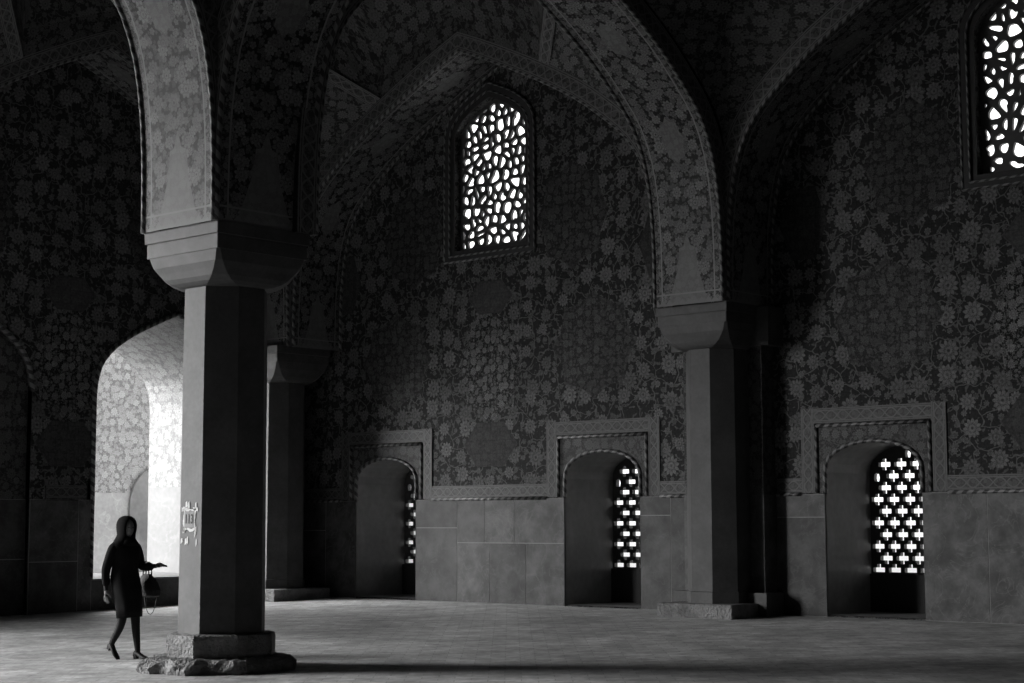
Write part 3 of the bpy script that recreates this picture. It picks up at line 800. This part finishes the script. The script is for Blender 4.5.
# ------------------------------------------------------------------ pillars
def octa(cx,cy,a,z,c=None,jit=0,rnd=None):
    """square of half width a with corners cut by c (regular octagon if c is None), 8 points"""
    if c is None: c=a*(1-math.tan(PI/8))
    p=[(a,-(a-c)),(a,(a-c)),(a-c,a),(-(a-c),a),(-a,a-c),(-a,-(a-c)),(-(a-c),-a),(a-c,-a)]
    return [(cx+x,cy+y,z) for x,y in p]
def pillar(cx,cy,label,slab_kind,number=False,zf=None):
    zf=fz(cy) if zf is None else zf
    root=empty('stone_pillar',(cx,cy,zf)); tag(root,label,'pillar',None,'thing')
    mb=MB(); mb.rings([octa(cx,cy,.457,.14),octa(cx,cy,.455,.6),octa(cx,cy,.450,1.9),octa(cx,cy,.448,3.2),octa(cx,cy,.440,4.12)])
    sh=part('shaft',mb,M['pillar'],root)
    mb=MB()
    # faceted swelling up to the square block
    mb.rings([octa(cx,cy,.445,4.0),octa(cx,cy,.48,4.015,.22),octa(cx,cy,.52,4.05,.17),octa(cx,cy,.55,4.10,.125),octa(cx,cy,.575,4.17,.085),octa(cx,cy,.605,4.24,.055),octa(cx,cy,.628,4.36,.03),
              octa(cx,cy,.64,4.36,.012),octa(cx,cy,.642,4.50,.012),octa(cx,cy,.640,4.505,.012),octa(cx,cy,.640,4.52,.012),octa(cx,cy,.660,4.525,.01),octa(cx,cy,.664,4.655,.01)])
    part('capital',mb,M['pillar'],root)
    if slab_kind=='rough':
        mb=MB(); mb.rings([octa(cx,cy,.57,-.08),octa(cx,cy,.575,.14),octa(cx,cy,.56,.185),octa(cx,cy,.50,.20)]); pl=part('plinth',mb,M['rough'],root)
        rnd=random.Random(3); rings=[]
        n=72
        for z,a in ((zf-.05,.78),(zf+.03,.81),(zf+.09,.795),(zf+.135,.745),(zf+.15,.66),(zf+.155,.4)):
            r=[]
            for i in range(n):
                t=2*PI*i/n; k=1/max(math.cos(((t+PI/8)%(PI/4))-PI/8),.5); j=1+(.05*math.sin(3*t+1)+.035*math.sin(9*t)+rnd.uniform(-.035,.035))
                r.append((cx+a*k*j*math.cos(t),cy+a*k*j*math.sin(t),z+rnd.uniform(-.012,.012)))
            rings.append(r)
        mb=MB(); mb.rings(rings); part('base_slab',mb,M['rough'],root)
    else:
        mb=MB(); mb.rings([octa(cx,cy,.475,.16),octa(cx,cy,.475,.35),octa(cx,cy,.460,.36)]); part('plinth',mb,M['pillar'],root)
        a=.68; b=MB(); b.rings([octa(cx,cy,a,zf-.03,.01),octa(cx,cy,a,.17,.01),octa(cx,cy,a-.015,.185,.01)]); part('base_slab',b,M['rough'],root)
    return root,sh
PA,shA=pillar(-15.35,-10.0,'octagonal stone pillar with painted number 113 and broken base slab beside the walking woman','rough')
PC,_=pillar(-15.32,-.52,'octagonal stone pillar engaged in the back wall between two screened niches','block')
PB,_=pillar(-25.08,-.9,'dark corner pillar glimpsed just right of the numbered pillar','block')
PG,_=pillar(-3.6,-10.0,'stone pillar at the far end of the unlit arch','block')
PF,_=pillar(-15.35,-19.4,'stone pillar at the near end of the lit arch','block')
PH=empty('stone_corbel',(-25.08,-10.0,4.0)); tag(PH,'stone corbel on the left wall carrying the dark arch','corbel',None,'thing')
mb=MB(); cx,cy=-25.08,-10.0
mb.rings([octa(cx,cy,.30,3.95),octa(cx,cy,.50,4.08,.23),octa(cx,cy,.61,4.27,.09),octa(cx,cy,.64,4.36,.05),octa(cx,cy,.65,4.50,.012),octa(cx,cy,.678,4.655,.01)]); part('corbel_block',mb,M['pillar'],PH)

# number painted on the lit face of the free-standing pillar
yf=-10.0-.455; zc=1.445
mb=MB(); rnd=random.Random(8); xc=-15.35
for (a,b,c_,d_) in ((-.115,-.09,-.12,.13),(.065,.09,-.10,.12),(-.15,.13,.085,.108),(-.12,.11,-.125,-.10)):
    n=9; top=[];bot=[]
    hor=abs(b-a)>abs(d_-c_)
    for i in range(n):
        f=i/(n-1)
        if hor: x=a+(b-a)*f; top.append((xc+x,yf-.004,zc+d_+rnd.uniform(-.012,.02))); bot.append((xc+x,yf-.004,zc+c_+rnd.uniform(-.03,.012)))
        else: z=c_+(d_-c_)*f; top.append((xc+b+rnd.uniform(-.012,.02),yf-.004,zc+z)); bot.append((xc+a+rnd.uniform(-.02,.012),yf-.004,zc+z))
    mb.quadgrid([top,bot],[[(0,0)]*n]*2)
for i in range(9):
    x=rnd.uniform(-.15,.12); z=rnd.choice((rnd.uniform(-.26,-.13),rnd.uniform(.10,.17))); w=rnd.uniform(.008,.022); h=rnd.uniform(.02,.06)
    mb.poly([(xc+x-w,yf-.004,zc+z-h),(xc+x+w,yf-.004,zc+z-h*.4),(xc+x+w*.5,yf-.004,zc+z+h),(xc+x-w*.7,yf-.004,zc+z+h*.6)],[(0,0)]*4)
pt=part('paint_patch',mb,M['white'],PA,weld=False)

mb=MB(); mb.box((xc-.10,yf-.007,zc-.10),(xc+.07,yf-.001,zc+.082)); pn=part('number_panel',mb,mat_plain('grey_panel_paint',.38),PA)
cu=bpy.data.curves.new('numerals','FONT'); cu.body='113'; cu.size=.13; cu.extrude=.0005; cu.align_x='CENTER'; cu.align_y='CENTER'; cu.space_character=1.0; cu.offset=.002
to=bpy.data.objects.new('numerals',cu); COL.objects.link(to)
me=bpy.data.meshes.new_from_object(to); bpy.data.objects.remove(to)
me.transform(Matrix.Translation((xc-.015,yf-.010,zc-.008))@Matrix.Rotation(PI/2,4,'X')@Matrix.Diagonal((.80,1.1,1,1)))
me.transform(Matrix.Translation(-PA.location)); me.materials.append(M['ink'])
nu=bpy.data.objects.new('numerals',me); COL.objects.link(nu); nu.parent=pn

# wall pilasters behind the engaged pillars
def pilaster(x0,x1,y0,y1,label,cap=.12,cx=None):
    root=empty('wall_pilaster',((x0+x1)/2,(y0+y1)/2,0)); tag(root,label,'pilaster',None,'thing')
    mb=MB(); mb.box((x0,y0,-.1),(x1,y1,DZ)); part('marble_foot',mb,M['dado'],root,weld=False)
    mb=MB(); mb.box((x0+.01,y0+.01,DZ),(x1-.01,y1,4.05)); part('tiled_shaft',mb,M['span'],root,weld=False)
    mb=MB(); mb.box((x0-cap,y0-.06,4.05),(x1+cap,y1,4.64)); part('capital',mb,M['pillar'],root,weld=False)
    return root
pilaster(-16.1,-14.62,-.34,-.0,'dark pilaster rising behind the pillar against the back wall',.17)
mb=MB(); mb.box((-16.2,-.5,-.02),(-14.5,-.0,.34)); e=part('plinth',mb,M['pillar'],bpy.data.objects['wall_pilaster'],weld=False)

# ------------------------------------------------------------------ the walking woman
HX=math.atan2(.107,.994)
WP=Vector((-17.27,-9.93,fz(-9.93)))
def skin_mesh(name,chains,mat,parent,sub=2,smoothf=True):
    """chains: list of lists of (x,y,z,r); the first vertex of a later chain is joined to the nearest existing one"""
    verts=[];edges=[];rad=[]
    for ch in chains:
        prev=None
        for k,(x,y,z,r) in enumerate(ch):
            hit=None
            if k==0:
                for i,v in enumerate(verts):
                    if (Vector(v)-Vector((x,y,z))).length<1e-4: hit=i
            if hit is None: verts.append((x,y,z)); rad.append(r); hit=len(verts)-1
            if prev is not None: edges.append((prev,hit))
            prev=hit
    me=bpy.data.meshes.new(name); me.from_pydata(verts,edges,[]); o=bpy.data.objects.new(name,me); COL.objects.link(o)
    m=o.modifiers.new('s','SKIN'); m.use_smooth_shade=True
    for i,s in enumerate(me.skin_vertices[0].data):
        r=rad[i]; s.radius=r if isinstance(r,tuple) else (r,r)
        s.use_root=(i==0)
    sd=o.modifiers.new('d','SUBSURF'); sd.levels=sub; sd.render_levels=sub
    dg=bpy.context.evaluated_depsgraph_get(); dg.update()
    me2=bpy.data.meshes.new_from_object(o.evaluated_get(dg)); bpy.data.objects.remove(o)
    me2.polygons.foreach_set('use_smooth',[True]*len(me2.polygons)); me2.materials.clear(); me2.materials.append(mat); me2.name=name
    o=bpy.data.objects.new(name,me2); COL.objects.link(o)
    if parent: o.parent=parent
    return o
# local frame: +x ahead, +y her left, z up
W=empty('person',WP,HX); W.scale=(.975,.975,.975); tag(W,'woman in long black coat and headscarf walking with one hand held out','person')
def fingers(base,dirv,side,up,L=.085,r=.0085,curl=.35,bp=.1):
    """five finger chains rooted in the palm"""
    out=[]; d=Vector(dirv).normalized(); s=Vector(side).normalized(); u=Vector(up).normalized(); b=Vector(base)
    for k,(o_,l) in enumerate(((-.030,.9),(-.010,1.05),(.011,1.0),(.031,.78))):
        p0=b+d*.045+s*o_*.8; p1=b+d*.085+s*o_; c1=d*math.cos(curl)+u*-math.sin(curl); p2=p1+c1*L*.45*l; c2=d*math.cos(curl*2)+u*-math.sin(curl*2); p3=p2+c2*L*.4*l
        out.append([tuple(p0)+(r*1.15,),tuple(p1)+(r,),tuple(p2)+(r*.92,),tuple(p3)+(r*.75,)])
    t0=b+d*.02-s*.025; t1=b+d*.045-s*.055-u*.01; t2=b+d*.08-s*.062-u*.02
    out.append([tuple(t0)+(r*1.3,),tuple(t1)+(r*1.1,),tuple(t2)+(r*.85,)])
    return out
# right arm hangs back, left arm forward with the forearm level
RS=(-.02,-.175,1.34);RE=(-.10,-.215,1.08);RW=(-.09,-.215,.83)
LS=(.0,.175,1.34);LE=(.03,.235,1.10);LW=(.26,.27,1.115)
pel=(0,0,.92,(.15,.12))
body=[[pel,(0,0,1.06,(.125,.10)),(0,0,1.22,(.14,.105)),(-.01,0,1.36,(.13,.09)),(.0,0,1.44,.05),(.012,0,1.49,.048)],
      [(-.01,0,1.36,.1),RS+(.055,),RE+(.042,),RW+(.027,),(-.088,-.215,.775,(.034,.018)),(-.085,-.213,.745,(.036,.014))],
      [(-.01,0,1.36,.1),LS+(.055,),LE+(.042,),LW+(.027,),(.315,.275,1.125,(.018,.034)),(.345,.277,1.125,(.014,.036))],
      [pel,(.03,.075,.84,.085),(.125,.07,.50,.062),(.135,.07,.36,.055),(.175,.07,.10,.036),(.18,.07,.06,.034)],
      [pel,(.02,-.075,.84,.085),(.05,-.07,.50,.062),(.0,-.07,.37,.054),(-.145,-.07,.17,.036),(-.155,-.07,.13,.034)]]
bo=skin_mesh('body',body,M['tights'],W,2)
# head: lofted ellipsoid with brow, nose, lips and chin
def head():
    mb=MB(); rows=[];uvs=[]; c=Vector((.03,0,1.575)); nr,nk=22,28
    yaw=-.25
    for i in range(nr+1):
        v=i/nr; ph=v*PI; row=[]
        for j in range(nk+1):
            th=2*PI*j/nk
            x=math.sin(ph)*math.cos(th); y=math.sin(ph)*math.sin(th); z=-math.cos(ph)
            px,py,pz=x*.098,y*.076,z*.115
            if z<0: px=px*(1-.12*(-z))+.012*(-z); py*=1-.28*(-z)**1.2
            f=max(0,x)
            def g(a,s,b,t): return math.exp(-(a/s)**2-(b/t)**2)
            px+=f*(.028*g(y,.13,z+.15,.13)+.010*g(y,.10,z-.02,.16)+.010*g(y,.22,z+.48,.07)+.012*g(y,.2,z+.8,.13)-.012*g(abs(y)-.33,.14,z-.08,.10))
            row.append((c.x+px*math.cos(yaw)-py*math.sin(yaw),c.y+px*math.sin(yaw)+py*math.cos(yaw),c.z+pz))
        rows.append(row); uvs.append([(0,0)]*(nk+1))
    mb.quadgrid(rows,uvs); o=mb.build('head',M['skin'],bo,smooth=True)
    for s in (-1,1):
        q=Vector((.088,s*.028,.010)); p=c+Vector((q.x*math.cos(yaw)-q.y*math.sin(yaw),q.x*math.sin(yaw)+q.y*math.cos(yaw),q.z)); rr=[]
        for i in range(7):
            a=PI*i/6; rr.append([(p.x+.006*math.sin(a)*math.cos(t*PI/4),p.y+.014*math.sin(a)*math.sin(t*PI/4),p.z-.006*math.cos(a)) for t in range(9)])
        ey=MB(); ey.quadgrid(rr,[[(0,0)]*9]*7); ey.build('eye',M['ink'],o,smooth=True)
    q=Vector((.106,0,-.056)); p=c+Vector((q.x*math.cos(yaw),q.x*math.sin(yaw),q.z)); li=MB()
    li.tube([(p.x-.01,p.y-.022,p.z),(p.x,p.y-.008,p.z+.002),(p.x,p.y+.008,p.z+.002),(p.x-.012,p.y+.020,p.z)],.005,6); li.build('mouth',mat_plain('lips',.16),o,smooth=True)
head()
# hands as skinned palms with five fingers
def hand(name,palm,base,d,s,u,curl):
    ch=[palm]+[]
    verts=[palm]
    b=Vector(base)
    fs=fingers(base,d,s,u,curl=curl)
    chains=[palm]
    root=palm[-1][:3]
    for f in fs: chains.append([palm[-1]]+f[1:] if f is not fs[-1] else [palm[-2]]+f[1:])
    return skin_mesh(name,chains,M['skin'],bo,1)
dv=Vector((.02,.0,-1)); 
hand('hand',[(-.089,-.215,.85,.025),(-.088,-.215,.80,(.032,.019)),(-.085,-.214,.765,(.036,.016))],(-.088,-.215,.82),(.03,0,-1),(-1,0,0),(0,-1,0),.3)
hand('hand',[(.24,.268,1.112,.025),(.29,.272,1.125,(.019,.032)),(.325,.275,1.13,(.016,.036))],(.27,.272,1.125),(1,.05,.02),(0,1,0),(0,0,1),.22)
# coat: lofted skirts and chest plus sleeves
def ellring(cx,cy,rx,ry,z,n=28,tilt=0,wob=0,ph=0):
    rx*=1.1; ry*=1.04
    return [(cx+rx*math.cos(2*PI*i/n),cy+ry*math.sin(2*PI*i/n),z+tilt*math.cos(2*PI*i/n)+wob*math.sin(5*2*PI*i/n+ph)) for i in range(n)]
def fold(ring,cx,cy,amt,k,ph):
    out=[]
    for i,(x,y,z) in enumerate(ring):
        a=2*PI*i/len(ring); f=1+amt*math.sin(k*a+ph); out.append((cx+(x-cx)*f,cy+(y-cy)*f,z))
    return out
mb=MB()
KX=1.12
R=[fold(ellring(.095,0,.135,.152,.50,tilt=.015),.09,0,.05,6,.4),fold(ellring(.085,0,.14,.16,.62),.08,0,.045,6,.4),fold(ellring(.06,0,.15,.175,.76),.05,0,.03,6,.5),ellring(.03,0,.155,.185,.88),ellring(.0,0,.148,.175,1.0),ellring(.0,0,.135,.158,1.10),ellring(.005,0,.145,.172,1.20),ellring(.0,0,.145,.19,1.30),ellring(-.005,0,.125,.20,1.37),ellring(-.005,0,.095,.15,1.42),ellring(.0,0,.06,.075,1.455)]
mb.rings(R,cap=False)
inn=[fold(ellring(.095,0,.127,.144,.50,tilt=.015),.09,0,.05,6,.4),ellring(.05,0,.14,.165,.78),ellring(0,0,.12,.15,1.05)]
mb.rings(inn,cap=False); mb.quadgrid([R[0]+[R[0][0]],inn[0]+[inn[0][0]]],[[(0,0)]*29]*2)
coat=mb.build('coat',M['cloth'],W,smooth=True)
skin_mesh('sleeve',[[(.0,-.13,1.365,.07),RS[:2]+(1.335,.075),RE+(.060,),(-.095,-.216,.95,.052),(-.09,-.215,.865,.047)]],M['cloth'],coat,2)
skin_mesh('sleeve',[[(.0,.13,1.365,.07),LS[:2]+(1.335,.075),LE+(.062,),(.13,.25,1.10,.056),(.215,.265,1.112,.050)]],M['cloth'],coat,2)
co=MB(); co.tube([(.07,-.05,1.47),(.125,-.03,1.38),(.152,0,1.25),(.147,0,1.08)],.012,6); co.tube([(.07,.05,1.47),(.125,.03,1.38),(.152,0,1.25)],.012,6); co.build('lapel',M['cloth'],coat,smooth=True)
# headscarf: shell open at the face, falling on the shoulders
rows=[];yaw=-.25
def hs():
    mb=MB(); rows=[]; n=30
    spec=[(1.40,.12,.145,0.0,2.62),(1.43,.11,.12,0.0,2.6),(1.465,.105,.098,.005,2.55),(1.50,.108,.092,.01,2.56),(1.54,.118,.095,.012,2.50),(1.58,.124,.098,.012,2.50),(1.62,.124,.098,.012,2.55),(1.655,.116,.09,.012,2.66),(1.685,.095,.074,.012,2.9),(1.705,.062,.05,.012,3.1),(1.715,.02,.018,.012,3.14)]
    for (z,rx,ry,cx,op_) in spec:
        row=[]
        for j in range(n+1):
            a=yaw+(PI-op_)+ (2*op_)*j/n
            row.append((cx+rx*math.cos(a),ry*math.sin(a),z+(-.02*math.cos(a) if z<1.47 else 0)))
        rows.append(row)
    mb.quadgrid(rows,[[(0,0)]*(n+1)]*len(rows))
    o=mb.build('headscarf',M['scarf'],W,smooth=True)
    s=o.modifiers.new('t','SOLIDIFY'); s.thickness=.014; s.offset=1
hs()
ws=MB(); ws.rings([ellring(.035,0,.125,.155,1.36),ellring(.04,0,.115,.12,1.40),ellring(.04,0,.095,.09,1.44),ellring(.045,0,.07,.07,1.475)],cap=True); ws.build('scarf_wrap',M['scarf'],W,smooth=True)
# shoes with heels
def shoe(pos,pitch,name='shoe'):
    mb=MB(); rings=[]
    pr=[(-.075,.030,.045,.095),(-.06,.036,.042,.11),(-.02,.036,.032,.105),(.03,.034,.018,.075),(.08,.042,.006,.05),(.125,.040,.002,.04),(.155,.028,.004,.028),(.17,.010,.008,.018)]
    for (x,w,zb,zt) in pr:
        r=[]
        for i in range(12):
            a=2*PI*i/12; r.append((x,w*math.cos(a),zb+(zt-zb)*(.5+.5*math.sin(a))))
        rings.append(r)
    mb.rings(rings)
    hl=MB(); hl.rings([[(x+.004,y*.7,0) for x,y in ((-.075,-.03),(-.03,-.03),(-.03,.03),(-.075,.03))],[(x,y,.055) for x,y in ((-.078,-.03),(-.03,-.03),(-.03,.03),(-.078,.03))]])
    T=Matrix.Translation(pos)@Matrix.Rotation(pitch,4,'Y')
    o=mb.build(name,M['leather'],W,smooth=True); o.data.transform(T); h=hl.build('heel',M['leather'],o); h.data.transform(T)
shoe((.20,.07,.0),0); shoe((-.145,-.07,.08),.62)

# handbag hanging from the forward arm
HB=empty('handbag',WP+Vector((-.07,-.01,-.03)),HX); tag(HB,'dark handbag with a dangling strap hanging from the walking woman\'s raised arm','bag')
mb=MB()
def rr(x,y,sx,sy,z): return [(x+a*sx,y+b*sy,z) for a,b in ((1,-.6),(1,.6),(.8,1),(-.8,1),(-1,.6),(-1,-.6),(-.8,-1),(.8,-1))]
mb.rings([rr(.15,.30,.12,.04,.745),rr(.15,.30,.165,.065,.765),rr(.15,.30,.17,.07,.83),rr(.145,.295,.14,.06,.92),rr(.14,.29,.085,.035,.99),rr(.14,.29,.055,.02,1.02)])
mb.build('bag_body',M['leather'],HB,smooth=False)
def arc(cx,cy,rx,rz,z,y2=None,a0=0,a1=PI,n=14): return [(cx+rx*math.cos(a0+(a1-a0)*i/n),cy,z+rz*math.sin(a0+(a1-a0)*i/n)) for i in range(n+1)]
mb=MB(); mb.tube(arc(.14,.27,.05,.17,1.0),.008,6); mb.tube(arc(.14,.315,.05,.16,1.0),.008,6); mb.build('handle',M['leather'],HB,smooth=True)
mb=MB(); mb.tube(arc(.16,.33,.115,-.32,.86),.0045,6); mb.build('long_strap',mat_plain('pale_strap',.10),HB,smooth=True)

# ------------------------------------------------------------------ daylight
w=bpy.data.worlds.new('World'); scn.world=w; w.use_nodes=True; nt=w.node_tree; nt.nodes.clear()
SKY=4.8
g=nt.nodes.new('ShaderNodeTexCoord'); sp=nt.nodes.new('ShaderNodeSeparateXYZ'); nt.links.new(g.outputs['Generated'],sp.inputs[0])
mr=nt.nodes.new('ShaderNodeMapRange'); nt.links.new(sp.outputs[2],mr.inputs[0]); mr.inputs[1].default_value=-.05; mr.inputs[2].default_value=.05; mr.inputs[3].default_value=.25*SKY; mr.inputs[4].default_value=SKY
bg=nt.nodes.new('ShaderNodeBackground'); bg.inputs[0].default_value=(1,1,1,1); 
dt=nt.nodes.new('ShaderNodeVectorMath'); dt.operation='DOT_PRODUCT'; nt.links.new(g.outputs['Generated'],dt.inputs[0]); dt.inputs[1].default_value=Vector((-.88,-.40,.25)).normalized()
m2=nt.nodes.new('ShaderNodeMapRange'); m2.interpolation_type='SMOOTHSTEP'; nt.links.new(dt.outputs['Value'],m2.inputs[0]); m2.inputs[1].default_value=.32; m2.inputs[2].default_value=1.0; m2.inputs[3].default_value=.42; m2.inputs[4].default_value=9.5
mm=nt.nodes.new('ShaderNodeMath'); mm.operation='MULTIPLY'; nt.links.new(mr.outputs[0],mm.inputs[0]); nt.links.new(m2.outputs[0],mm.inputs[1]); nt.links.new(mm.outputs[0],bg.inputs[1])
ow=nt.nodes.new('ShaderNodeOutputWorld'); nt.links.new(bg.outputs[0],ow.inputs[0])
def portal(loc,sx,sy,rot):
    l=bpy.data.lights.new('daylight_portal','AREA'); l.shape='RECTANGLE'; l.size=sx; l.size_y=sy; l.cycles.is_portal=True
    o=bpy.data.objects.new('daylight_portal',l); COL.objects.link(o); o.location=loc; o.rotation_euler=rot
portal((XW-.25,-17.0,3.75),8.4,5.1,(0,-PI/2,0))
portal((XW-TH-.02,-3.03,2.8),4.9,3.6,(0,-PI/2,0))

# ------------------------------------------------------------------ camera
F=1729.6; yaw=-.73196; pit=.10397; roll=-.0025
cam=bpy.data.cameras.new('camera'); co_=bpy.data.objects.new('camera',cam); COL.objects.link(co_)
cam.sensor_width=36; cam.sensor_fit='HORIZONTAL'; cam.lens=F*36/1024; cam.clip_start=.1; cam.clip_end=300
fw=Vector((math.sin(yaw)*math.cos(pit),math.cos(yaw)*math.cos(pit),math.sin(pit))); rt=Vector((math.cos(yaw),-math.sin(yaw),0)); upv=rt.cross(fw)
r2=rt*math.cos(roll)+upv*math.sin(roll); u2=-rt*math.sin(roll)+upv*math.cos(roll)
co_.matrix_world=Matrix(((r2.x,u2.x,-fw.x,0),(r2.y,u2.y,-fw.y,-22.2634),(r2.z,u2.z,-fw.z,1.40),(0,0,0,1)))
scn.camera=co_
scn.view_settings.view_transform='Standard'; scn.view_settings.look='None'; scn.view_settings.exposure=0; scn.view_settings.gamma=1; scn.view_settings.use_curve_mapping=False
c=scn.cycles; c.use_denoising=True
try: c.denoiser='OPENIMAGEDENOISE'
except Exception: pass
c.max_bounces=8; c.diffuse_bounces=3; c.sample_clamp_indirect=8.0; c.caustics_reflective=False; c.caustics_refractive=False
